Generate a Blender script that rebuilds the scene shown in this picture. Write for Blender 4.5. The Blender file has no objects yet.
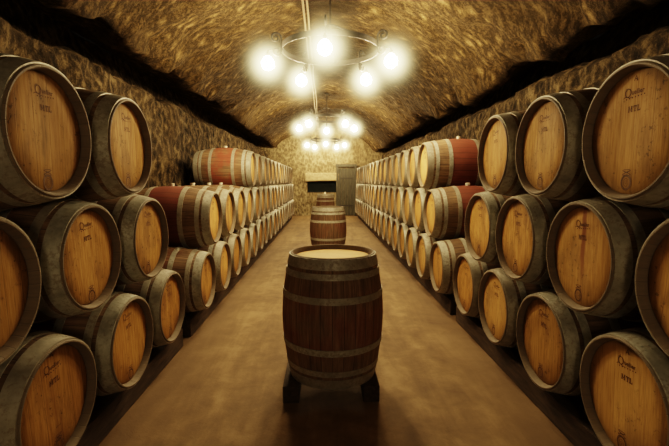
import bpy, bmesh, math, random
from mathutils import Vector, Matrix, noise, Euler
PI = math.pi
rnd = random.Random(7)
scene = bpy.context.scene
COL = scene.collection

# ------------------------------------------------------------------ helpers
def link(o, parent=None):
    COL.objects.link(o)
    if parent: o.parent = parent
    return o

def mesh_from_bm(name, bm, mat, smooth=True, sharp=35):
    bmesh.ops.recalc_face_normals(bm, faces=bm.faces[:])
    me = bpy.data.meshes.new(name)
    bm.to_mesh(me); bm.free()
    if mat: me.materials.append(mat)
    if smooth:
        for p in me.polygons: p.use_smooth = True
        me.set_sharp_from_angle(angle=math.radians(sharp))
    return me

def obj(name, me, parent=None, M=None):
    o = bpy.data.objects.new(name, me)
    link(o, parent)
    if M is not None: o.matrix_basis = M
    return o

def empty(name, loc, rotz=0.0):
    o = bpy.data.objects.new(name, None)
    o.empty_display_size = .1
    o.location = loc; o.rotation_euler = (0, 0, rotz)
    return link(o)

def tag(o, label, cat, group=None):
    o['label'] = label; o['category'] = cat
    if group: o['group'] = group
    return o

def struct(name, me):
    o = obj(name, me); o['kind'] = 'structure'
    return o

def lathe_x(bm, prof, seg, closed=False, wob=None):
    """revolve (x, r) profile about the X axis"""
    rings = []
    for (x, r) in prof:
        if r < 1e-6:
            rings.append([bm.verts.new((x, 0, 0))])
        else:
            rings.append([bm.verts.new((x, r*math.cos(2*PI*k/seg), r*math.sin(2*PI*k/seg))) for k in range(seg)])
    pairs = list(zip(rings[:-1], rings[1:]))
    if closed: pairs.append((rings[-1], rings[0]))
    for a, b in pairs:
        for k in range(seg):
            k2 = (k+1) % seg
            if len(a) == 1 and len(b) == 1: continue
            if len(a) == 1: bm.faces.new((a[0], b[k2], b[k]))
            elif len(b) == 1: bm.faces.new((a[k], a[k2], b[0]))
            else: bm.faces.new((a[k], a[k2], b[k2], b[k]))

def add_box(bm, c, s, bev=0.0, rot=None):
    r = bmesh.ops.create_cube(bm, size=1.0)
    vs = r['verts']
    for v in vs:
        p = Vector((v.co.x*s[0], v.co.y*s[1], v.co.z*s[2]))
        if rot: p = rot @ p
        v.co = p + Vector(c)
    if bev:
        es = list({e for v in vs for e in v.link_edges})
        bmesh.ops.bevel(bm, geom=es, offset=bev, segments=2, affect='EDGES', profile=.6)

def add_tube(bm, pts, rad, seg=8, cap=True, flat=None):
    """tube along a polyline; rad scalar or list"""
    pts = [Vector(p) for p in pts]
    n = len(pts); rings = []
    up = Vector((0, 0, 1)); prev = None
    for i, p in enumerate(pts):
        t = (pts[min(i+1, n-1)] - pts[max(i-1, 0)]).normalized()
        if prev is None:
            a = t.cross(up)
            if a.length < 1e-3: a = t.cross(Vector((1, 0, 0)))
            a.normalize()
        else:
            a = (prev - t*prev.dot(t))
            if a.length < 1e-4: a = t.cross(up)
            a.normalize()
        prev = a
        b = t.cross(a)
        r = rad[i] if isinstance(rad, (list, tuple)) else rad
        rings.append([bm.verts.new(p + a*(r*math.cos(2*PI*k/seg)) + b*(r*math.sin(2*PI*k/seg))) for k in range(seg)])
    for A, B in zip(rings[:-1], rings[1:]):
        for k in range(seg):
            bm.faces.new((A[k], A[(k+1) % seg], B[(k+1) % seg], B[k]))
    if cap:
        bm.faces.new(rings[0]); bm.faces.new(rings[-1])

# ------------------------------------------------------------------ node helpers
class NT:
    def __init__(self, name):
        m = bpy.data.materials.new(name); m.use_nodes = True
        self.m = m; self.t = m.node_tree; self.t.nodes.clear()
    def n(self, typ, **kw):
        nd = self.t.nodes.new(typ)
        for k, v in kw.items():
            if k.startswith('i_'):
                key = k[2:]
                key = int(key) if key.isdigit() else key.replace('_', ' ')
                nd.inputs[key].default_value = v
            else: setattr(nd, k, v)
        return nd
    def l(self, a, b): self.t.links.new(a, b)
    def math(self, op, a, b=None, c=None, clamp=False):
        nd = self.n('ShaderNodeMath', operation=op, use_clamp=clamp)
        for i, s in enumerate((a, b, c)):
            if s is None: continue
            if isinstance(s, (int, float)): nd.inputs[i].default_value = s
            else: self.l(s, nd.inputs[i])
        return nd.outputs[0]
    def mix(self, f, a, b, mode='MIX'):
        nd = self.n('ShaderNodeMix', data_type='RGBA', blend_type=mode)
        for i, s in ((0, f), (6, a), (7, b)):
            if isinstance(s, (int, float)): nd.inputs[i].default_value = s
            elif isinstance(s, (tuple, list)): nd.inputs[i].default_value = (*s[:3], 1)
            else: self.l(s, nd.inputs[i])
        return nd.outputs[2]
    def ramp(self, f, stops, interp='LINEAR'):
        nd = self.n('ShaderNodeValToRGB'); cr = nd.color_ramp; cr.interpolation = interp
        while len(cr.elements) < len(stops): cr.elements.new(.5)
        for e, (p, c) in zip(cr.elements, stops):
            e.position = p; e.color = (*c, 1) if len(c) == 3 else c
        self.l(f, nd.inputs[0]); return nd.outputs[0]
    def step(self, f, a, b):
        nd = self.n('ShaderNodeMapRange', interpolation_type='SMOOTHSTEP')
        nd.inputs[1].default_value = a; nd.inputs[2].default_value = b
        self.l(f, nd.inputs[0]); return nd.outputs[0]
    def noise(self, vec, scale, detail=4, rough=.55, dist=0.0):
        nd = self.n('ShaderNodeTexNoise'); nd.inputs['Scale'].default_value = scale
        nd.inputs['Detail'].default_value = detail; nd.inputs['Roughness'].default_value = rough
        nd.inputs['Distortion'].default_value = dist
        self.l(vec, nd.inputs['Vector']); return nd.outputs['Fac']
    def mapping(self, vec, scale=(1, 1, 1), rot=(0, 0, 0), loc=(0, 0, 0)):
        nd = self.n('ShaderNodeMapping')
        nd.inputs['Scale'].default_value = scale; nd.inputs['Rotation'].default_value = rot
        nd.inputs['Location'].default_value = loc
        self.l(vec, nd.inputs['Vector']); return nd.outputs[0]
    def objcoord(self, rand=True, seed=23.0):
        tc = self.n('ShaderNodeTexCoord')
        if not rand: return tc.outputs['Object']
        oi = self.n('ShaderNodeObjectInfo')
        s = self.n('ShaderNodeVectorMath', operation='SCALE'); s.inputs[0].default_value = (seed, seed*1.7, seed*.6)
        self.l(oi.outputs['Random'], s.inputs['Scale'])
        a = self.n('ShaderNodeVectorMath', operation='ADD')
        self.l(tc.outputs['Object'], a.inputs[0]); self.l(s.outputs[0], a.inputs[1])
        self.rand = oi.outputs['Random']; self.obj = tc.outputs['Object']
        return a.outputs[0]
    def attr(self, name):
        nd = self.n('ShaderNodeAttribute', attribute_type='OBJECT', attribute_name=name)
        return nd.outputs['Fac']
    def out(self, color, rough=.8, metal=0.0, bump=None, bs=.3, bd=.01, spec=.3):
        p = self.n('ShaderNodeBsdfPrincipled')
        for key, s in (('Base Color', color), ('Roughness', rough), ('Metallic', metal), ('Specular IOR Level', spec)):
            if isinstance(s, (int, float)): p.inputs[key].default_value = s
            elif isinstance(s, tuple): p.inputs[key].default_value = (*s, 1)
            else: self.l(s, p.inputs[key])
        if bump is not None:
            b = self.n('ShaderNodeBump'); b.inputs['Strength'].default_value = bs; b.inputs['Distance'].default_value = bd
            self.l(bump, b.inputs['Height']); self.l(b.outputs[0], p.inputs['Normal'])
        o = self.n('ShaderNodeOutputMaterial'); self.l(p.outputs[0], o.inputs[0])
        return self.m

# ------------------------------------------------------------------ materials
def mat_head():
    t = NT('barrel_head_wood'); v = t.objcoord()
    sep = t.n('ShaderNodeSeparateXYZ'); t.l(t.obj, sep.inputs[0])
    Y, Z = sep.outputs[1], sep.outputs[2]
    grain = t.noise(t.mapping(v, (1, 38, 2.6)), 2.2, 6, .6, .4)
    fine = t.noise(t.mapping(v, (1, 130, 7)), 2.0, 3, .6)
    blot = t.noise(t.mapping(v, (1, 3.2, 1.6)), 2.0, 4, .6)
    pl = t.math('DIVIDE', t.math('ADD', Y, 1.033), .092)
    cell = t.math('FLOOR', pl)
    wn = t.n('ShaderNodeTexWhiteNoise', noise_dimensions='2D')
    cv = t.n('ShaderNodeCombineXYZ'); t.l(cell, cv.inputs[0]); t.l(t.rand, cv.inputs[1]); t.l(cv.outputs[0], wn.inputs['Vector'])
    fr = t.math('FRACT', pl)
    d = t.math('MINIMUM', fr, t.math('SUBTRACT', 1.0, fr))
    seam = t.math('SUBTRACT', 1.0, t.step(d, 0.0, .022))
    g = t.math('ADD', t.math('MULTIPLY', grain, .65), t.math('MULTIPLY', fine, .35))
    c = t.ramp(g, [(.30, (.22, .105, .03)), (.43, (.46, .245, .072)), (.58, (.64, .375, .12)), (.8, (.74, .48, .18))])
    c = t.mix(t.math('MULTIPLY', t.math('SUBTRACT', wn.outputs[0], .2), .30), c, (.30, .12, .025))
    c = t.mix(t.math('MULTIPLY', t.step(blot, .45, .68), .6), c, (.16, .078, .028))
    c = t.mix(t.math('MULTIPLY', seam, .6), c, (.06, .028, .01))
    # mottled edge plus chime shading painted in from the rim
    r2 = t.math('SQRT', t.math('ADD', t.math('MULTIPLY', Y, Y), t.math('MULTIPLY', Z, Z)))
    rim = t.math('MULTIPLY', t.step(t.math('ADD', r2, t.math('MULTIPLY', t.math('SUBTRACT', blot, .5), .10)), .205, .275), .62)
    c = t.mix(rim, c, (.085, .042, .014))
    # black mould specks
    sp = t.noise(v, 42, 3, .7)
    c = t.mix(t.math('MULTIPLY', t.step(sp, .58, .68), t.math('MULTIPLY', t.step(blot, .42, .6), .8)), c, (.03, .016, .008))
    # wine run down the middle (objects that carry stain) and dark run
    run = t.math('ABSOLUTE', t.math('ADD', t.math('ADD', Y, .012), t.math('MULTIPLY', t.math('SUBTRACT', t.noise(t.mapping(v, (1, 1, 5)), 2, 2), .5), .03)))
    runm = t.math('MULTIPLY', t.math('SUBTRACT', 1.0, t.step(run, .008, .026)), t.step(Z, -.20, .05))
    c = t.mix(t.math('MULTIPLY', runm, t.math('MULTIPLY', t.attr('stain'), .9)), c, (.15, .010, .006))
    run2 = t.math('ABSOLUTE', t.math('SUBTRACT', Y, t.math('ADD', .015, t.math('MULTIPLY', t.math('SUBTRACT', t.noise(t.mapping(v, (1, 1, 5)), 2, 2), .5), .04))))
    runm2 = t.math('MULTIPLY', t.math('SUBTRACT', 1.0, t.step(run2, .005, .03)), t.math('MULTIPLY', t.step(Z, -.22, -.05), t.step(grain, .35, .6)))
    c = t.mix(t.math('MULTIPLY', runm2, t.math('MULTIPLY', t.attr('drip'), .7)), c, (.06, .025, .01))
    hs = t.n('ShaderNodeHueSaturation'); hs.inputs['Saturation'].default_value = 1.0
    t.l(t.math('ADD', .78, t.math('MULTIPLY', t.rand, .36)), hs.inputs['Value']); t.l(c, hs.inputs['Color'])
    c = t.mix(t.math('MULTIPLY', t.attr('pale'), .55), hs.outputs[0], (.78, .55, .24))
    c = t.mix(t.attr('tone_shade'), c, t.mix(1.0, c, (.34, .27, .22), 'MULTIPLY'))
    h = t.math('SUBTRACT', g, t.math('MULTIPLY', seam, .8))
    return t.out(c, .7, 0, h, .35, .004, .08)

def mat_staves():
    t = NT('barrel_stave_wood'); v = t.objcoord()
    sep = t.n('ShaderNodeSeparateXYZ'); t.l(t.obj, sep.inputs[0])
    X, Y, Z = sep.outputs
    ang = t.math('ARCTAN2', Y, Z)
    u = t.math('MULTIPLY', t.math('ADD', t.math('DIVIDE', ang, 2*PI), 1.0), 29.0)
    fr = t.math('FRACT', u); cell = t.math('FLOOR', u)
    d = t.math('MINIMUM', fr, t.math('SUBTRACT', 1.0, fr))
    seam = t.math('SUBTRACT', 1.0, t.step(d, 0.0, .05))
    wn = t.n('ShaderNodeTexWhiteNoise', noise_dimensions='2D')
    cv = t.n('ShaderNodeCombineXYZ'); t.l(cell, cv.inputs[0]); t.l(t.rand, cv.inputs[1]); t.l(cv.outputs[0], wn.inputs['Vector'])
    cu = t.n('ShaderNodeCombineXYZ'); t.l(X, cu.inputs[0]); t.l(t.math('MULTIPLY', u, .06), cu.inputs[1]); t.l(t.math('MULTIPLY', t.rand, 37.0), cu.inputs[2])
    grain = t.noise(t.mapping(cu.outputs[0], (2.0, 26, 1)), 2.0, 6, .62, .3)
    blot = t.noise(v, 4.5, 5, .6)
    c = t.ramp(grain, [(.28, (.085, .054, .032)), (.5, (.19, .12, .065)), (.72, (.32, .21, .12))])
    c = t.mix(t.math('MULTIPLY', wn.outputs[0], .35), c, (.10, .055, .025))
    c = t.mix(t.math('MULTIPLY', t.step(blot, .45, .7), .45), c, (.05, .03, .018))
    # wine-red belly between the bilge hoops, where the barrel is marked red
    ax = t.math('ADD', t.math('ABSOLUTE', X), t.math('MULTIPLY', t.math('SUBTRACT', blot, .5), .10))
    belly = t.math('SUBTRACT', 1.0, t.step(ax, .155, .20))
    redc = t.mix(grain, (.10, .016, .012), (.21, .05, .032))
    c = t.mix(t.math('MULTIPLY', belly, t.math('MULTIPLY', t.attr('red'), t.math('ADD', .5, t.math('MULTIPLY', grain, .6)))), c, redc)
    wash = t.math('SUBTRACT', 1.0, t.step(t.math('ABSOLUTE', X), .12, .30))
    c = t.mix(t.math('MULTIPLY', wash, t.math('MULTIPLY', t.attr('rosy'), t.math('MULTIPLY', t.step(blot, .35, .6), .75))), c, (.24, .055, .03))
    c = t.mix(t.math('MULTIPLY', seam, .75), c, (.02, .012, .007))
    c = t.mix(t.attr('tone_shade'), c, t.mix(1.0, c, (.32, .28, .25), 'MULTIPLY'))
    chime = t.step(t.math('ABSOLUTE', X), .465-.06, .465-.028)
    c = t.mix(t.math('MULTIPLY', chime, .75), c, t.mix(blot, (.085, .07, .048), (.20, .165, .115)))
    h = t.math('SUBTRACT', t.math('MULTIPLY', grain, .5), seam)
    return t.out(c, .72, 0, h, .5, .004, .25)

def mat_hoop():
    t = NT('galvanised_hoop_steel'); v = t.objcoord()
    a = t.noise(v, 9, 5, .65); b = t.noise(v, 46, 4, .7)
    c = t.ramp(a, [(.3, (.16, .16, .135)), (.5, (.31, .315, .265)), (.7, (.44, .45, .39))])
    rust = t.step(t.math('ADD', t.math('MULTIPLY', b, .6), t.math('MULTIPLY', a, .4)), .50, .60)
    c = t.mix(t.math('MULTIPLY', rust, .55), c, (.10, .052, .024))
    c = t.mix(t.math('ADD', .03, t.math('MULTIPLY', t.rand, .42)), c, (.17, .12, .065))
    m = t.math('MULTIPLY', t.math('SUBTRACT', 1.0, rust), .25)
    return t.out(c, t.math('ADD', .42, t.math('MULTIPLY', b, .3)), m, b, .25, .003, .4)

def mat_simple(name, col, rough=.7, metal=0, var=.3, scale=20, bs=.2, bd=.003, stretch=(1, 1, 1)):
    t = NT(name); v = t.objcoord()
    a = t.noise(t.mapping(v, stretch), scale, 5, .6)
    dark = tuple(x*(1-var) for x in col); lite = tuple(min(1, x*(1+var)) for x in col)
    c = t.ramp(a, [(.3, dark), (.7, lite)])
    return t.out(c, rough, metal, a, bs, bd)

def mat_floor():
    t = NT('earth_floor'); v = t.objcoord(False)
    big = t.noise(v, .9, 5, .6, .6); med = t.noise(v, 5, 6, .65, .3); fin = t.noise(v, 55, 4, .7)
    st = t.noise(t.mapping(v, (3.5, .5, 1)), 1.6, 4, .6, .5)
    g = t.math('ADD', t.math('MULTIPLY', big, .35), t.math('ADD', t.math('MULTIPLY', med, .35), t.math('MULTIPLY', st, .3)))
    c = t.ramp(g, [(.36, (.075, .045, .021)), (.5, (.145, .092, .043)), (.64, (.245, .162, .082))])
    c = t.mix(t.math('MULTIPLY', t.step(fin, .55, .75), .35), c, (.08, .045, .02))
    # shadow strips beside the stacks, painted into the floor colour
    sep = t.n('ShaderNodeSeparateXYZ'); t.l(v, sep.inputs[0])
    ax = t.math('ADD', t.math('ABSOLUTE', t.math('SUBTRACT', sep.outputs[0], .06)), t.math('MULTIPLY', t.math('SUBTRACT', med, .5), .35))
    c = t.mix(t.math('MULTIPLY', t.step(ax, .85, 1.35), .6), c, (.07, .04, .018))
    h = t.math('ADD', t.math('MULTIPLY', med, .6), t.math('MULTIPLY', fin, .25))
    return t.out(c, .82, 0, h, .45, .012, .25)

def mat_vault():
    t = NT('chiselled_vault_stone')
    uv = t.n('ShaderNodeUVMap').outputs[0]
    ob = t.objcoord(False)
    warp = t.noise(uv, 1.3, 3, .5)
    r = t.mapping(uv, (1, 1, 1), (0, 0, .42))
    wv = t.n('ShaderNodeVectorMath', operation='ADD')
    wc = t.n('ShaderNodeCombineXYZ'); t.l(t.math('MULTIPLY', warp, .25), wc.inputs[0]); t.l(r, wv.inputs[0]); t.l(wc.outputs[0], wv.inputs[1])
    pick = t.noise(t.mapping(wv.outputs[0], (17, 8, 1)), 1.0, 6, .72, .0)
    fine = t.noise(t.mapping(uv, (40, 30, 1)), 1.0, 5, .9, .0)
    rd = t.n('ShaderNodeTexNoise', noise_type='RIDGED_MULTIFRACTAL', normalize=True)
    for k_, v_ in (('Scale', 1.0), ('Detail', 5.0), ('Roughness', .75), ('Lacunarity', 2.3)): rd.inputs[k_].default_value = v_
    t.l(t.mapping(wv.outputs[0], (9, 4.2, 1)), rd.inputs['Vector'])
    ridge = rd.outputs['Fac']
    big = t.noise(t.mapping(uv, (.9, .7, 1)), 1.0, 5, .6)
    h = t.math('ADD', t.math('MULTIPLY', pick, .38), t.math('ADD', t.math('MULTIPLY', fine, .37), t.math('MULTIPLY', ridge, .25)))
    c = t.ramp(h, [(.36, (.022, .014, .006)), (.46, (.100, .066, .028)), (.58, (.29, .198, .092))])
    c = t.mix(t.math('MULTIPLY', t.step(big, .48, .72), .5), c, (.05, .033, .015))
    # soot above the chandelier hooks
    sep = t.n('ShaderNodeSeparateXYZ'); t.l(ob, sep.inputs[0])
    X, Yy, Zz = sep.outputs
    ph = t.math('SUBTRACT', t.math('ABSOLUTE', t.math('SUBTRACT', t.math('FRACT', t.math('DIVIDE', t.math('SUBTRACT', Yy, CH_Y0 + .35 - CH_DY/2), CH_DY)), .5)), 0)
    dy = t.math('MULTIPLY', ph, CH_DY)
    rr = t.math('SQRT', t.math('ADD', t.math('MULTIPLY', t.math('SUBTRACT', X, .08), t.math('MULTIPLY', t.math('SUBTRACT', X, .08), 1.2)), t.math('MULTIPLY', dy, dy)))
    rr = t.math('ADD', rr, t.math('MULTIPLY', t.math('SUBTRACT', t.noise(uv, 4, 4), .5), .6))
    c = t.mix(t.math('MULTIPLY', t.math('SUBTRACT', 1.0, t.step(rr, .2, .65)), .75), c, (.022, .017, .011))
    # height mask for the recess behind the lip, not mixed into the colour
    low = t.math('SUBTRACT', 1.0, t.step(t.math('ADD', Zz, t.math('MULTIPLY', t.math('SUBTRACT', pick, .5), .2)), 2.80, 2.92))
    return t.out(c, .92, 0, h, 1.0, .055, .08)

def mat_wall(name='rubble_wall_stone', dark=1.0, hazy=False):
    t = NT(name); v = t.objcoord(False)
    wv = t.mapping(v, (1, 1, .62))
    n1 = t.noise(wv, 15, 8, .8, .0); n2 = t.noise(v, 48, 4, .8); big = t.noise(v, 1.1, 4, .6)
    vo = t.n('ShaderNodeTexVoronoi', feature='F1'); vo.inputs['Scale'].default_value = 11
    t.l(wv, vo.inputs['Vector'])
    h = t.math('ADD', t.math('MULTIPLY', n1, .6), t.math('ADD', t.math('MULTIPLY', n2, .25), t.math('MULTIPLY', vo.outputs['Distance'], .25)))
    c = t.ramp(h, [(.42, (.004*dark, .0027*dark, .0013*dark)), (.55, (.029*dark, .020*dark, .010*dark)), (.70, (.15*dark, .108*dark, .056*dark))])
    if hazy: c = t.ramp(h, [(.38, (.05, .038, .021)), (.54, (.145, .112, .062)), (.72, (.31, .25, .145))])  # lighter, flatter stone colours with distance haze painted in
    c = t.mix(t.math('MULTIPLY', t.step(big, .45, .7), .4), c, (.06*dark, .04*dark, .02*dark))
    return t.out(c, .95, 0, h, 1.0, .07, .1)

def mat_emit(name, col, s):
    t = NT(name)
    e = t.n('ShaderNodeEmission'); e.inputs[0].default_value = (*col, 1); e.inputs[1].default_value = s
    o = t.n('ShaderNodeOutputMaterial'); t.l(e.outputs[0], o.inputs[0]); return t.m

def mat_glare(name, col, s, R):  # camera glare imitated by emission that fades out from the bulb
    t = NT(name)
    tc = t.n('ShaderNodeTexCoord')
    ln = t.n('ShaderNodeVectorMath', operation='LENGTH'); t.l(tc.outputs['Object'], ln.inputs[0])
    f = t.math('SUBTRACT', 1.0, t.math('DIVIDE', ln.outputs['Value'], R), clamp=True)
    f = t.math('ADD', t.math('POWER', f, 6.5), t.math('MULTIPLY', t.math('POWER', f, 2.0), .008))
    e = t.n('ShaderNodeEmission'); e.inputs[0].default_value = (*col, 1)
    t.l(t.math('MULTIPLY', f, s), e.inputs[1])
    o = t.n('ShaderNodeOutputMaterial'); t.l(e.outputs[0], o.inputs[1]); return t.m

# chandelier positions along the aisle
CH_X = .085
CH_Y0, CH_DY = 5.25, 5.6
CH_Y = [CH_Y0, CH_Y0+CH_DY, CH_Y0+2*CH_DY]
CH_BACK = CH_Y0-CH_DY

M_head, M_stave, M_hoop = mat_head(), mat_staves(), mat_hoop()
M_stamp = mat_simple('burnt_stamp', (.11, .05, .017), .8, 0, .4, 90)
M_bung = mat_simple('white_silicone_bung', (.62, .58, .48), .5, 0, .08, 30)
M_beam = mat_simple('dark_timber', (.036, .022, .012), .85, 0, .5, 6, .5, .006, (6, 1, 6))
M_iron = mat_simple('wrought_iron', (.03, .027, .022), .6, .3, .3, 40)
M_cable = mat_simple('painted_conduit', (.20, .15, .085), .6, 0, .2, 15)
M_white = mat_simple('white_wax', (.8, .78, .7), .5, 0, .05, 20)
M_floor, M_vault, M_wall = mat_floor(), mat_vault(), mat_wall()
M_endwall = mat_wall('hazed_end_wall_stone', 2.0, True)
M_niche = mat_simple('dark_niche', (.02, .024, .022), .9, 0, .3, 8)  # even near-black colour over the whole niche lining
M_lintel = mat_simple('pale_limestone', (.30, .235, .13), .9, 0, .3, 9, .6, .02)
M_door = mat_simple('old_door_timber', (.045, .042, .030), .85, 0, .5, 5, .5, .01, (8, 8, 1))
BULB_R = .078
M_bulb = mat_emit('glowing_bulb', (1.0, .72, .375), 470)
GLARE_R = .50
M_glare = mat_glare('lamp_glare_glow', (1.0, .80, .37), 95, GLARE_R)

# ------------------------------------------------------------------ setting
Y0, Y1 = -3.2, 17.75
def nz(x, y, z, s): return noise.noise(Vector((x*s, y*s, z*s)))

# floor
bm = bmesh.new()
NX, NY = 40, 160
g = []
for j in range(NY+1):
    row = []
    for i in range(NX+1):
        x = -2.6 + 5.4*i/NX; y = Y0-.3 + (Y1-Y0+.6)*j/NY
        z = .006*nz(x, y, 0, 1.7)+.004*nz(x, y, 3, 6) - .004
        row.append(bm.verts.new((x, y, z)))
    g.append(row)
for j in range(NY):
    for i in range(NX):
        bm.faces.new((g[j][i], g[j][i+1], g[j+1][i+1], g[j+1][i]))
struct('floor', mesh_from_bm('floor', bm, M_floor, sharp=180))

def strip(name, profile, mat, amp, ys=.09, seed=0.0, lipidx=None):
    """extrude a cross-section along the tunnel with rock-like displacement; UV = (y, signed arc length)"""
    bm = bmesh.new(); uvl = bm.loops.layers.uv.new('UVMap')
    ny = int((Y1-Y0+.3)/ys)
    s = [0.0]
    for a, b in zip(profile[:-1], profile[1:]): s.append(s[-1]+math.hypot(b[0]-a[0], b[1]-a[1]))
    tot = s[-1]
    rows = []
    for j in range(ny+1):
        y = Y0 + (Y1+.25-Y0)*j/ny
        row = []
        for i, (x, z, w) in enumerate(profile):
            a = profile[max(0, i-1)]; b = profile[min(len(profile)-1, i+1)]
            nx_, nz_ = -(b[1]-a[1]), (b[0]-a[0]); L = math.hypot(nx_, nz_) or 1
            q = nz(x+seed, y, z, 1.3)*.5 + nz(x+seed, y, z, 3.1)*.35 + nz(x, y+seed, z, 8)*.28 + nz(x, y+seed, z, 17)*.15
            dd = amp*w*q
            row.append(bm.verts.new((x+nx_/L*dd, y + .3*dd, z+nz_/L*dd)))
        rows.append(row)
    for j in range(ny):
        for i in range(len(profile)-1):
            f = bm.faces.new((rows[j][i], rows[j+1][i], rows[j+1][i+1], rows[j][i+1]))
            for lp, (jj, ii) in zip(f.loops, ((j, i), (j+1, i), (j+1, i+1), (j, i+1))):
                lp[uvl].uv = (Y0+(Y1+.25-Y0)*jj/ny, abs(s[ii]-tot/2))
    return struct(name, mesh_from_bm(name, bm, mat, sharp=180))

LIP_L, LIP_R = (-2.03, 2.95), (2.19, 2.78)
WL, WR = 2.34, 2.50
def densify(pts, step):
    out = []
    for (a, b) in zip(pts[:-1], pts[1:]):
        n = max(1, int(math.hypot(b[0]-a[0], b[1]-a[1])/step))
        for k in range(n):
            t = k/n; out.append((a[0]+(b[0]-a[0])*t, a[1]+(b[1]-a[1])*t, a[2]+(b[2]-a[2])*t))
    out.append(pts[-1]); return out
strip('wall_left', densify([(-WL, -.05, .3), (-WL, .3, 1), (-WL-.03, 2.66, 1), (-WL-.16, 2.74, 1), (-WL-.6, 2.80, .8), (-WL-.75, 3.34, .5)], .09), M_wall, .14, seed=3)
strip('wall_right', densify([(WR, -.05, .3), (WR, .3, 1), (WR+.02, 2.60, 1), (WR+.14, 2.67, 1), (WR+.6, 2.74, .8), (WR+.75, 3.2, .5)], .09), M_wall, .14, seed=9)
# vault : back of the recess -> left lip -> crown -> right lip -> back of the recess
cx, crown = .05, 3.76
prof = [(-WL-.7, 3.30, .3), (-2.45, 3.11, .8), (-2.13, 2.97, 1.5)]
h = (LIP_R[0]-LIP_L[0])/2
for k in range(0, 41):
    a = -1 + 2*k/40
    x = (LIP_L[0]+LIP_R[0])/2 + a*h
    zl = LIP_L[1]+(LIP_R[1]-LIP_L[1])*(k/40)
    rise = crown-(LIP_L[1]+LIP_R[1])/2
    R = (h*h+rise*rise)/(2*rise)
    z = zl + (math.sqrt(max(0, R*R-(a*h)**2))-(R-rise))
    w = 1.9 if k in (0, 40) else (1.4 if k in (1, 39) else .62)
    prof.append((x, z, w))
prof += [(2.32, 2.78, 1.5), (2.6, 2.95, .8), (WR+.7, 3.16, .3)]
strip('ceiling', densify(prof, .11), M_vault, .17, seed=5)

def rock_panel(name, y, x0, x1, z0, z1, mat, hole=None, amp=.10, step=.08, flip=False):
    bm = bmesh.new()
    nx, nzn = int((x1-x0)/step), int((z1-z0)/step)
    vs = [[None]*(nx+1) for _ in range(nzn+1)]
    for j in range(nzn+1):
        for i in range(nx+1):
            x = x0+(x1-x0)*i/nx; z = z0+(z1-z0)*j/nzn
            q = nz(x, y, z, 2.2)*.5+nz(x, y, z, 6)*.35+nz(x, y, z, 14)*.2
            vs[j][i] = bm.verts.new((x, y+amp*q, z))
    for j in range(nzn):
        for i in range(nx):
            xm = x0+(x1-x0)*(i+.5)/nx; zm = z0+(z1-z0)*(j+.5)/nzn
            if hole and any(a < xm < b and c < zm < d for a, b, c, d in hole): continue
            bm.faces.new((vs[j][i], vs[j][i+1], vs[j+1][i+1], vs[j+1][i]))
    return struct(name, mesh_from_bm(name, bm, mat, sharp=180))
NICHE = (-.70, .56, .98, 1.50)
rock_panel('wall_end', Y1, -3.2, 3.3, -.05, 4.0, M_endwall, [NICHE])
rock_panel('wall_back', Y0, -3.2, 3.3, -.05, 4.0, M_wall)
# niche lining
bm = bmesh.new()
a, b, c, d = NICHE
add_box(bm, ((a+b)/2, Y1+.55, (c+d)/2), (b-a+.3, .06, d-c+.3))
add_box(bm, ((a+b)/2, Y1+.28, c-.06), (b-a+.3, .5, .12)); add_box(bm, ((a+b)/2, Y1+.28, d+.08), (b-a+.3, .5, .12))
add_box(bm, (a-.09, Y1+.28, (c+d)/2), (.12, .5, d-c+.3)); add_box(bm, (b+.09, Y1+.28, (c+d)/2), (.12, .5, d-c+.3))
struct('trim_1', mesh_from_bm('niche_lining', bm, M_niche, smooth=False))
# pale lintel over the niche
bm = bmesh.new()
add_box(bm, ((a+b)/2, Y1-.03, d+.17), (b-a+.22, .14, .34), .04)
bmesh.ops.subdivide_edges(bm, edges=bm.edges[:], cuts=3, use_grid_fill=True)
for v in bm.verts: v.co += Vector((nz(*v.co, 5), nz(*v.co, 6)*.5, nz(v.co.z, v.co.x, 1, 5)))*.03
struct('trim_2', mesh_from_bm('lintel', bm, M_lintel, sharp=60))
# weathered plank door in the right part of the end wall
bm = bmesh.new()
for k in range(5):
    add_box(bm, (.70+.135*k, Y1-.07, 1.03), (.125, .05, 2.02), .008)
door = struct('door_1', mesh_from_bm('door_planks', bm, M_door, smooth=False))
bm = bmesh.new()
for x in (.585, 1.36): add_box(bm, (x, Y1-.07, 1.06), (.10, .12, 2.12), .012)
add_box(bm, (.97, Y1-.07, 2.16), (.90, .13, .12), .012)
obj('door_frame', mesh_from_bm('door_frame', bm, M_door, smooth=False), door)
bm = bmesh.new()
for z in (.45, 1.62): add_box(bm, (.97, Y1-.105, z), (.62, .014, .06), .004)
obj('door_strap', mesh_from_bm('door_strap', bm, M_iron, smooth=False), door)

# conduits on the crown
def vault_z(x):
    m = (LIP_L[0]+LIP_R[0])/2; a = (x-m)/h
    zl = LIP_L[1]+(LIP_R[1]-LIP_L[1])*((a+1)/2); rise = crown-(LIP_L[1]+LIP_R[1])/2
    R = (h*h+rise*rise)/(2*rise)
    return zl + (math.sqrt(max(0, R*R-(a*h)**2))-(R-rise))
for k, (x, lab) in enumerate(((-.20, 'thin conduit along the vault crown, right one of the parallel pair'), (-.255, 'thin conduit along the vault crown, left one of the parallel pair'))):
    bm = bmesh.new()
    pts = []
    for j in range(90):
        y = Y0+.1 + (Y1-Y0-.3)*j/89
        pts.append((x+.018*nz(0, y, k, .5), y, vault_z(x)-.10+.012*nz(2, y, k, .9)))
    add_tube(bm, pts, .014, 8)
    tag(obj('conduit', mesh_from_bm('conduit', bm, M_cable)), lab, 'pipe', 'conduits on the vault')

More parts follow.
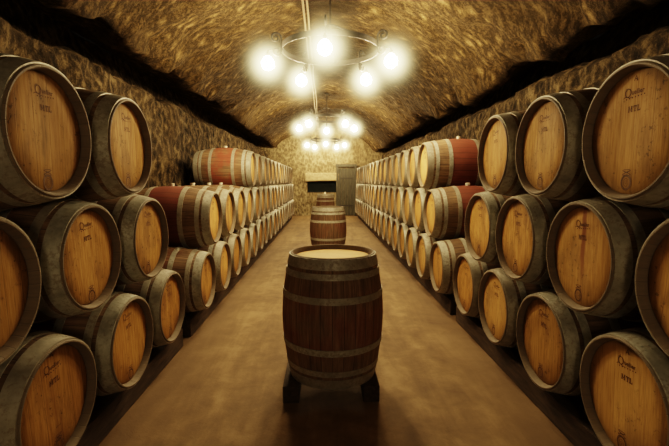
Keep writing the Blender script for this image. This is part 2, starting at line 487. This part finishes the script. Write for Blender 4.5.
# ------------------------------------------------------------------ barrel meshes
L, RB, RE = .93, .344, .286
HL = L/2
def rad(x, RE=.286): return RB-(RB-RE)*(abs(x)/HL)**1.85
def barrel_meshes(seg, tagname, RE=.286):
    D = {}; q = .286-RE
    rad = lambda x: RB-(RB-RE)*(abs(x)/HL)**1.85
    bm = bmesh.new()
    prof = [(-HL+.06, 0), (-HL+.06, .262-q), (-HL+.032, .262-q), (-HL+.004, .271-q), (-HL, .274-q), (-HL, RE-.006), (-HL+.004, RE-.001)]
    n = 22
    for k in range(1, n): 
        x = -HL + L*k/n; prof.append((x, rad(x)))
    prof += [(HL-.004, RE-.001), (HL, RE-.006), (HL, .274-q), (HL-.004, .271-q), (HL-.034, .262-q), (HL-.034, 0)]
    lathe_x(bm, prof, seg)
    D['staves'] = mesh_from_bm('staves'+tagname, bm, M_stave)
    bm = bmesh.new()
    prof = [(-HL+.058, 0.0), (-HL+.058, .2615-q), (-HL+.042, .2615-q), (-HL+.036, .252-q), (-HL+.0355, .12), (-HL+.0355, 0)]
    lathe_x(bm, prof, seg)
    D['head'] = mesh_from_bm('head'+tagname, bm, M_head)
    D['hoops'] = []
    rows = [(-HL+.008, -HL+.080), (-HL+.104, -HL+.146), (-HL+.262, -HL+.308)]
    rows += [(-b_, -a_) for a_, b_ in rows[::-1]]
    for i, (x0, x1) in enumerate(rows):
        bm = bmesh.new(); m = 4
        xs = [x0+(x1-x0)*k/m for k in range(m+1)]
        outer = [(x, rad(x)+.0045) for x in xs]
        inner = [(x, rad(x)-.004) for x in xs[::-1]]
        lathe_x(bm, outer+inner, seg, closed=True)
        # overlapped, riveted joint
        th0 = PI/2 + .35 + i*1.9
        for k in range(2):
            th = th0 + .035*(k*2-1)
            for q in (.3, .7):
                x = x0+(x1-x0)*q; r = rad(x)+.004
                M = Matrix.Translation((x, r*math.cos(th), r*math.sin(th))) @ Matrix.Rotation(th, 4, 'X') @ Matrix.Scale(.5, 4, (0, 1, 0))
                bmesh.ops.create_icosphere(bm, subdivisions=1, radius=.006, matrix=M)
        D['hoops'].append(mesh_from_bm('hoop'+tagname, bm, M_hoop))
    bm = bmesh.new()
    M = Matrix.Translation((0, 0, RB+.013)) 
    bmesh.ops.create_cone(bm, cap_ends=True, segments=16, radius1=.024, radius2=.030, depth=.034, matrix=M)
    bmesh.ops.bevel(bm, geom=[e for e in bm.edges if e.verts[0].co.z > RB+.02 and e.verts[1].co.z > RB+.02], offset=.004, segments=2, affect='EDGES')
    D['bung'] = mesh_from_bm('bung'+tagname, bm, M_bung)
    return D

# stamps burnt into the head
HX = -HL+.0355
def P(u, v, e=.0012): return Vector((HX-e, -u, v))
def poly(bm, pts):
    try: bm.faces.new([bm.verts.new(P(u, v)) for u, v in pts])
    except ValueError: pass
def rect(bm, u0, v0, u1, v1): poly(bm, [(u0, v0), (u1, v0), (u1, v1), (u0, v1)])
def stroke(bm, pts, w):
    pts = [Vector(p) for p in pts]
    ws = w if isinstance(w, (list, tuple)) else [w]*len(pts)
    l, r = [], []
    for i, p in enumerate(pts):
        t = (pts[min(i+1, len(pts)-1)]-pts[max(i-1, 0)]).normalized(); n_ = Vector((-t.y, t.x))
        l.append(bm.verts.new(P(*(p+n_*ws[i]/2)))); r.append(bm.verts.new(P(*(p-n_*ws[i]/2))))
    for i in range(len(pts)-1): bm.faces.new((l[i], l[i+1], r[i+1], r[i]))
def arc(cu, cv, ru, rv, a0, a1, n=20):
    return [(cu+ru*math.cos(math.radians(a0+(a1-a0)*k/n)), cv+rv*math.sin(math.radians(a0+(a1-a0)*k/n))) for k in range(n+1)]
def font_faces(bm, s, u, v, size, offset=.0):
    cu = bpy.data.curves.new('t', 'FONT'); cu.body = s; cu.size = size; cu.offset = offset; cu.resolution_u = 3
    o = bpy.data.objects.new('t', cu); COL.objects.link(o)
    dg = bpy.context.evaluated_depsgraph_get()
    me = o.evaluated_get(dg).to_mesh()
    vs = [bm.verts.new(P(u+q.co.x, v+q.co.y)) for q in me.vertices]
    for p in me.polygons:
        try: bm.faces.new([vs[i] for i in p.vertices])
        except ValueError: pass
    o.evaluated_get(dg).to_mesh_clear()
    bpy.data.objects.remove(o); bpy.data.curves.remove(cu)
def stamp_meshes():
    bm = bmesh.new()
    # large script Q with a sweeping tail, then small letters
    c = arc(-.045, .176, .021, .021, 0, 360, 26)
    stroke(bm, c, [.0035+.004*abs(math.cos(math.radians(k*360/26))) for k in range(27)])
    stroke(bm, [(-.082, .150), (-.066, .158), (-.048, .155), (-.030, .148), (-.012, .152)], [.002, .005, .006, .005, .002])
    stroke(bm, [(-.072, .186), (-.062, .199), (-.046, .202)], [.002, .004, .002])
    font_faces(bm, 'uellier', -.018, .163, .036, .0008)
    for k in range(7):
        u = -.058+k*.0215; v = .140+.0015*k
        rect(bm, u, v, u+.008, v+.007)
    # slab-serif MTL
    for v in bm.verts: v.co.y *= .76; v.co.z = .168+(v.co.z-.172)*.8
    txt = mesh_from_bm('maker_stamp', bm, M_stamp, smooth=False)
    bm = bmesh.new()
    b, t_, w, s = .084, .118, .008, .004
    u = -.040
    rect(bm, u, b, u+w, t_); rect(bm, u+.024, b, u+.024+w, t_)
    stroke(bm, [(u+.004, t_-.003), (u+.016, b+.008), (u+.028, t_-.003)], .006)
    for uu in (u, u+.024): rect(bm, uu-.003, b, uu+w+.003, b+s); rect(bm, uu-.003, t_-s, uu+w+.003, t_)
    u = .002
    rect(bm, u+.010, b, u+.010+w, t_); rect(bm, u, t_-.006, u+.028, t_); rect(bm, u+.006, b, u+.022, b+s)
    rect(bm, u, t_-.013, u+.004, t_); rect(bm, u+.024, t_-.013, u+.028, t_)
    u = .037
    rect(bm, u, b, u+w, t_); rect(bm, u-.003, t_-s, u+w+.003, t_); rect(bm, u-.003, b, u+.024, b+.006); rect(bm, u+.020, b, u+.024, b+.014)
    for v in bm.verts: v.co.y *= .66; v.co.z = .101+(v.co.z-.101)*.74
    mtl = mesh_from_bm('toast_stamp', bm, M_stamp, smooth=False)
    # oval emblem under a crossed bar
    bm = bmesh.new()
    stroke(bm, arc(-.012, -.210, .026, .030, 0, 360, 28), .010)
    stroke(bm, arc(-.012, -.210, .013, .017, 0, 360, 20), .0025)
    stroke(bm, arc(-.012, -.208, .005, .008, 0, 360, 12), .002)
    stroke(bm, [(-.036, -.158), (-.012, -.168), (.012, -.158)], [.003, .007, .003])
    stroke(bm, [(-.036, -.176), (-.012, -.166), (.012, -.176)], [.003, .006, .003])
    rect(bm, -.035, -.180, .012, -.177); rect(bm, -.030, -.157, .008, -.154)
    emb = mesh_from_bm('cooper_emblem', bm, M_stamp, smooth=False)
    # small caret mark close to the top of the head
    bm = bmesh.new()
    stroke(bm, [(-.004, .216), (.006, .236), (.014, .214)], [.004, .006, .007]); rect(bm, .002, .222, .012, .225)
    top = mesh_from_bm('grade_mark', bm, M_stamp, smooth=False)
    return txt, emb, top, mtl
S_txt, S_emb, S_top, S_mtl = stamp_meshes()

BM_HI = barrel_meshes(72, '_fine'); BM_LO = barrel_meshes(40, '_plain')
BM_HIL = barrel_meshes(72, '_narrow_fine', .273); BM_LOL = barrel_meshes(40, '_narrow_plain', .273)

def barrel(name, label, group, loc, face, D, roll=0, yaw=0, standing=False, stamps=0, bung=True, **props):
    """face -1: head looks to -X (right-hand rows); +1: to +X (left-hand rows)"""
    r = empty(name, loc, yaw + (0 if face < 0 else PI))
    tag(r, label, 'barrel', group)
    if standing: M = Matrix.Translation((0, 0, HL)) @ Matrix.Rotation(PI/2, 4, 'Y') @ Matrix.Rotation(roll, 4, 'X')
    else: M = Matrix.Translation((0, 0, RB)) @ Matrix.Rotation(roll, 4, 'X')
    if standing: r.scale = (1.045, 1.045, .948)
    st = obj('staves', D['staves'], r, M)
    hd = obj('head', D['head'], r, M)
    for me in D['hoops']: obj('hoop', me, r, M)
    if bung: obj('bung', D['bung'], r, M)
    for k in ('red', 'rosy', 'tone_shade'): st[k] = float(props.get(k, 0.0))
    for k in ('stain', 'drip', 'pale', 'tone_shade'): hd[k] = float(props.get(k, 0.0))
    if stamps >= 1: obj('maker_stamp', S_txt, hd); obj('toast_stamp', S_mtl, hd)
    if stamps >= 2: obj('cooper_emblem', S_emb, hd)
    if stamps >= 3: obj('grade_mark', S_top, hd)
    return r

# ------------------------------------------------------------------ barrel stacks
D_ = .70; Z0 = .495; DZ = .600
XL, XR = -1.196, 1.326          # plane of the head boards
yL0, yR0 = 2.495, 2.391
CXL = XL-(HL-.0355); CXR = XR+(HL-.0355)
ordn = ['first', 'second', 'third', 'fourth', 'fifth', 'sixth', 'seventh', 'eighth', 'ninth', 'tenth', 'eleventh', 'twelfth',
        'thirteenth', 'fourteenth', 'fifteenth', 'sixteenth', 'seventeenth', 'eighteenth', 'nineteenth', 'twentieth']
rown = ['bottom', 'middle', 'top']
special = {   # (side, row, idx) -> (label, props)
    ('R', 1, -.5): ('stamped oak barrel with red wine run down its head, middle row, near right stack', dict(stain=1)),
    ('R', 2, -1): ('large stamped oak barrel at upper right edge, top row of near right stack', dict()),
    ('R', 1, -1.5): ('dark oak barrel cut by the right photo edge, middle row, near right stack', dict()),
    ('R', 0, -1): ('stamped oak barrel in lower right corner, bottom row of near right stack', dict()),
    ('L', 2, -1): ('large oak barrel with dark drip on its head, top left, near left stack', dict(drip=1)),
    ('L', 1, -1.5): ('dark oak barrel cut by the left photo edge, middle row, near left stack', dict(drip=.6)),
    ('L', 0, -1): ('shadowed oak barrel in lower left corner, bottom row of near left stack', dict()),
    ('R', 2, 4): ('red-bellied oak barrel showing its side, near end of far right top row', dict(red=1)),
    ('R', 1, 3.5): ('brown oak barrel with red back half, near end of far right middle row', dict(red=1)),
    ('R', 0, 3): ('brown oak barrel at near end of the far right bottom row', dict(rosy=.3)),
    ('L', 2, 6): ('rosy-brown oak barrel showing its whole side, near end of far left top row', dict(rosy=1)),
    ('L', 1, 2.5): ('red-bellied oak barrel showing its side, near end of far left middle row', dict(red=1)),
    ('L', 0, 2): ('grey-brown oak barrel at near end of the far left bottom row', dict(rosy=.5)),
    ('R', 2, 0): ('stamped oak barrel with wine-dark belly, second in top row from near right end', dict(rosy=1)),
}
def place(side, row, idx, far, n, stackname):
    yb = (yL0 + (.18 if far else 0)) if side == 'L' else (yR0 + (.16 if far else 0))
    y = yb + idx*D_
    cxs = CXL if side == 'L' else CXR
    jx = rnd.uniform(-.012, .012); jr = math.radians(rnd.uniform(-5, 5)); jy = math.radians(rnd.uniform(-.7, .7))
    lab, props = None, {}
    if (side, row, idx) in special: lab, props = special[(side, row, idx)]
    props = dict(props)
    sidew = 'left' if side == 'L' else 'right'
    if lab is None:
        if far: lab = 'oak barrel in far %s stack, %s row, %s from its near end' % (sidew, rown[row], ordn[n])
        else: lab = 'oak barrel in near %s stack, %s row, %s before the gap between stacks' % (sidew, rown[row], ordn[n])
    if 'rosy' not in props and 'red' not in props: props['rosy'] = rnd.choice([0, 0, .3, .6, .9])
    near = y < 5.6
    if not far:
        if side == 'R': y += .045; cxs -= (-.05, -.03, .007)[row]
        else: cxs += (-.03, -.025, .03)[row]
    if 'tone_shade' not in props:
        props['tone_shade'] = rnd.uniform(.05, .35) + (.35 if row == 0 else .15 if row == 1 else 0)*(1 if side == 'L' else .6)  # random tone, plus lower-row shade painted into the colour
    if 'pale' not in props: props['pale'] = rnd.uniform(0, .45) if side == 'R' else rnd.uniform(0, .25)
    stamps = 0
    if y < 4.2: stamps = 3 if rnd.random() < .5 else 2
    elif y < 6.0: stamps = 1
    if (side, row, idx) == ('R', 2, -1): stamps, jr = 3, 0
    barrel('wine_barrel', lab, 'barrels of the %s %s stack' % ('far' if far else 'near', sidew),
           (cxs+jx, y, Z0+row*DZ-RB), -1 if side == 'R' else 1, (BM_HI if near else BM_LO) if side == 'R' else (BM_HIL if near else BM_LOL), roll=jr, yaw=jy, stamps=stamps, **props)

def seq(side, row, lo, hi, far):
    idx = []
    v = lo
    while v <= hi+1e-6: idx.append(v); v += 1
    if not far: idx = idx[::-1]
    for n, i in enumerate(idx): place(side, row, i, far, n, '')
seq('L', 0, -2, 1, False); seq('L', 1, -1.5, .5, False); seq('L', 2, -1, 0, False)
seq('R', 0, -2, 2, False); seq('R', 1, -1.5, 1.5, False); seq('R', 2, -1, 1, False)
seq('L', 0, 2, 19, True); seq('L', 1, 2.5, 18.5, True); seq('L', 2, 6, 18, True)
seq('R', 0, 3, 20, True); seq('R', 1, 3.5, 19.5, True); seq('R', 2, 4, 19, True)

# timber runners under each stack
def runners(side, y0, y1, lab):
    cxs = CXL if side == 'L' else CXR
    r = empty('barrel_runner', (cxs, (y0+y1)/2, 0)); tag(r, lab, 'beam', 'runners under the stacks')
    top = Z0-rad(.255)-.006
    for s in (-1, 1):
        bm = bmesh.new(); add_box(bm, (s*.30, 0, top/2), (.09, y1-y0, top-.002), .006)
        obj('beam', mesh_from_bm('beam', bm, M_beam, smooth=False), r)
runners('L', yL0-2*D_-.35, yL0+D_+.42, 'dark timber runners under bottom barrels of the near left stack')
runners('L', yL0+.18+2*D_-.25, yL0+.18+19*D_+.3, 'dark timber runners under bottom barrels of the far left stack')
runners('R', yR0-2*D_-.35, yR0+2*D_+.42, 'dark timber runners under bottom barrels of the near right stack')
runners('R', yR0+.16+3*D_-.25, yR0+.16+20*D_+.3, 'dark timber runners under bottom barrels of the far right stack')

# ------------------------------------------------------------------ barrels standing in the aisle
BH = .118
aisle = [(.062, 2.86, 'upright oak barrel on two beams, nearest in the middle of the aisle', dict(rosy=.45, pale=.9, tone_shade=.15), BM_HI),
         (.083, 7.95, 'upright oak barrel in the aisle, second behind the nearest one', dict(rosy=.4, pale=.9, tone_shade=.75), BM_LO),
         (.065, 16.1, 'upright oak barrel in the aisle, farthest, before the end wall', dict(rosy=.3, pale=.9, tone_shade=.6), BM_LO)]
for i, (x, y, lab, pr, D) in enumerate(aisle):
    barrel('upright_barrel', lab, 'barrels standing in the aisle', (x, y, BH), -1, D, roll=.3+i, standing=True, stamps=0, bung=False, **pr)
    for s, w in ((-1, 'left'), (1, 'right')):
        bm = bmesh.new(); add_box(bm, (0, 0, BH/2), (.11, .74, BH-.002), .006)
        o = obj('support_beam', mesh_from_bm('support_beam', bm, M_beam, smooth=False))
        o.location = (x-.015+s*.272, y+.13, 0)
        tag(o, '%s dark timber beam under the %s upright barrel' % (w, ('nearest', 'second', 'farthest')[i]), 'beam', 'beams under the aisle barrels')
bm = bmesh.new()
bmesh.ops.create_cone(bm, cap_ends=True, segments=16, radius1=.035, radius2=.028, depth=.10, matrix=Matrix.Translation((0, 0, .05)))
bmesh.ops.bevel(bm, geom=[e for e in bm.edges if e.verts[0].co.z > .09 and e.verts[1].co.z > .09], offset=.006, segments=2, affect='EDGES')
o = obj('white_candle', mesh_from_bm('white_candle', bm, M_white)); o.location = (.045, 16.1, BH+(L-.0355)*.948+.004)
tag(o, 'small white candle standing on top of the farthest upright barrel', 'candle')

# ------------------------------------------------------------------ chandeliers
RING, ZR, BR = .60, 3.115, .77
def spiral(cu, cv, r0, a0, turns, n, sgn=1):
    pts = []
    for k in range(n+1):
        t = k/n; r = r0*(1-.78*t); a = a0+sgn*turns*2*PI*t
        pts.append((cu+r*math.cos(a), cv+r*math.sin(a)))
    return pts
def chandelier_meshes():
    D = {}
    bm = bmesh.new(); seg = 64
    # flat iron band
    rings = []
    for (r, z) in ((RING, -.032), (RING, .032), (RING-.012, .032), (RING-.012, -.032)):
        rings.append([bm.verts.new((r*math.cos(2*PI*k/seg), r*math.sin(2*PI*k/seg), z)) for k in range(seg)])
    for q in range(4):
        A, B = rings[q], rings[(q+1) % 4]
        for k in range(seg): bm.faces.new((A[k], A[(k+1) % seg], B[(k+1) % seg], B[k]))
    D['ring'] = mesh_from_bm('ring', bm, M_iron)
    # scroll bracket in the radial plane (u = outward, v = up), then arm and cup to the bulb
    bm = bmesh.new()
    up = [(RING+.006, -.06), (RING+.006, .06)] + spiral(RING+.006+.066, .085, .066, PI, 1.35, 22, -1)[1:]
    dn = [(RING+.006, -.05)] + spiral(RING+.006+.056, -.075, .056, PI, 1.25, 20, 1)[1:]
    for pts in (up, dn): add_tube(bm, [(u, 0, v) for u, v in pts], .0125, 8)
    arm = [(RING+.01, 0, -.02), (RING+.07, 0, -.045), (RING+.13, 0, -.06), (BR, 0, -.075), (BR, 0, -.105)]
    add_tube(bm, arm, .008, 8)
    D['scroll_bracket'] = mesh_from_bm('scroll_bracket', bm, M_iron)
    bm = bmesh.new()
    prof = [(-.095, 0.0), (-.095, .020), (-.105, .026), (-.140, .022), (-.145, .0)]
    lathe_x(bm, [(z, r) for z, r in prof], 16)
    for v in bm.verts: v.co = Vector((BR+v.co.y, v.co.z, v.co.x))
    D['socket'] = mesh_from_bm('socket', bm, M_iron)
    bm = bmesh.new()
    bmesh.ops.create_uvsphere(bm, u_segments=16, v_segments=10, radius=BULB_R)
    for v in bm.verts:
        if v.co.z > 0: v.co.z *= 1.22; v.co.x *= 1-.35*(v.co.z/BULB_R/1.22)**2; v.co.y *= 1-.35*(v.co.z/BULB_R/1.22)**2
    D['bulb'] = mesh_from_bm('bulb', bm, M_bulb)
    bm = bmesh.new(); bmesh.ops.create_icosphere(bm, subdivisions=3, radius=GLARE_R)
    D['glare_halo'] = mesh_from_bm('glare_halo', bm, M_glare)  # added emissive sphere imitating lens glare around a bulb
    bm = bmesh.new()
    apex = Vector((0, 0, .30))
    for k in range(3):
        a = 2*PI*k/3 + PI/2
        add_tube(bm, [apex, (RING*.99*math.cos(a), RING*.99*math.sin(a), .01)], .0075, 8)
    add_tube(bm, [apex - Vector((0, 0, .01)), (0, 0, .61)], .011, 8)
    D['hanger'] = mesh_from_bm('hanger', bm, M_iron)
    bm = bmesh.new()
    lathe_x(bm, [(.0, 0), (.0, .05), (.02, .045), (.035, .02), (.035, 0)], 20)
    for v in bm.verts: v.co = Vector((v.co.y, v.co.z, .63-v.co.x))
    D['ceiling_plate'] = mesh_from_bm('ceiling_plate', bm, M_iron)
    return D
CD = chandelier_meshes()
def chandelier(y, rot, lab, bulb, glare=True):
    r = empty('chandelier', (CH_X, y, ZR), 0); tag(r, lab, 'chandelier', 'ring chandeliers down the aisle')
    obj('ring', CD['ring'], r); obj('hanger', CD['hanger'], r, Matrix.Rotation(rot, 4, 'Z')); obj('ceiling_plate', CD['ceiling_plate'], r)
    for k in range(5):
        M = Matrix.Rotation(rot - PI/2 + 2*PI*k/5, 4, 'Z')
        obj('scroll_bracket', CD['scroll_bracket'], r, M)
        s = obj('socket', CD['socket'], r, M)
        b = obj('bulb', bulb, r, M @ Matrix.Translation((BR, 0, -.145-BULB_R)))
        if glare: obj('glare_halo', CD['glare_halo'], b)
chandelier(CH_Y[0], -.09, 'nearest iron ring chandelier with five glowing bulbs hanging from the vault', CD['bulb'])
chandelier(CH_Y[1], PI, 'second iron ring chandelier, smaller in view, hanging beyond the nearest one', CD['bulb'])
chandelier(CH_Y[2], 0, 'farthest iron ring chandelier with glowing bulbs close to the end wall', CD['bulb'])
# warm work lamp further back in the cellar, behind the viewpoint
ld = bpy.data.lights.new('work_lamp', 'POINT'); ld.energy = 62; ld.color = (1.0, .72, .40); ld.shadow_soft_size = .25
lo = bpy.data.objects.new('work_lamp', ld); lo.location = (.1, -1.3, 1.75); COL.objects.link(lo)

# ------------------------------------------------------------------ camera, world, view
cam = bpy.data.cameras.new('camera'); co = bpy.data.objects.new('camera', cam); COL.objects.link(co)
cam.sensor_width = 36; cam.lens = 407.9/669*36; cam.clip_start = .05
co.location = (0, 0, 1.49)
co.rotation_euler = Euler((PI/2-.102, 0, -.0262), 'XYZ')
scene.camera = co
w = bpy.data.worlds.new('world'); scene.world = w; w.use_nodes = True
w.node_tree.nodes['Background'].inputs[0].default_value = (.9, .7, .45, 1)
w.node_tree.nodes['Background'].inputs[1].default_value = .004
scene.view_settings.view_transform = 'Filmic'
scene.view_settings.look = 'Medium High Contrast'
scene.view_settings.exposure = 0.2
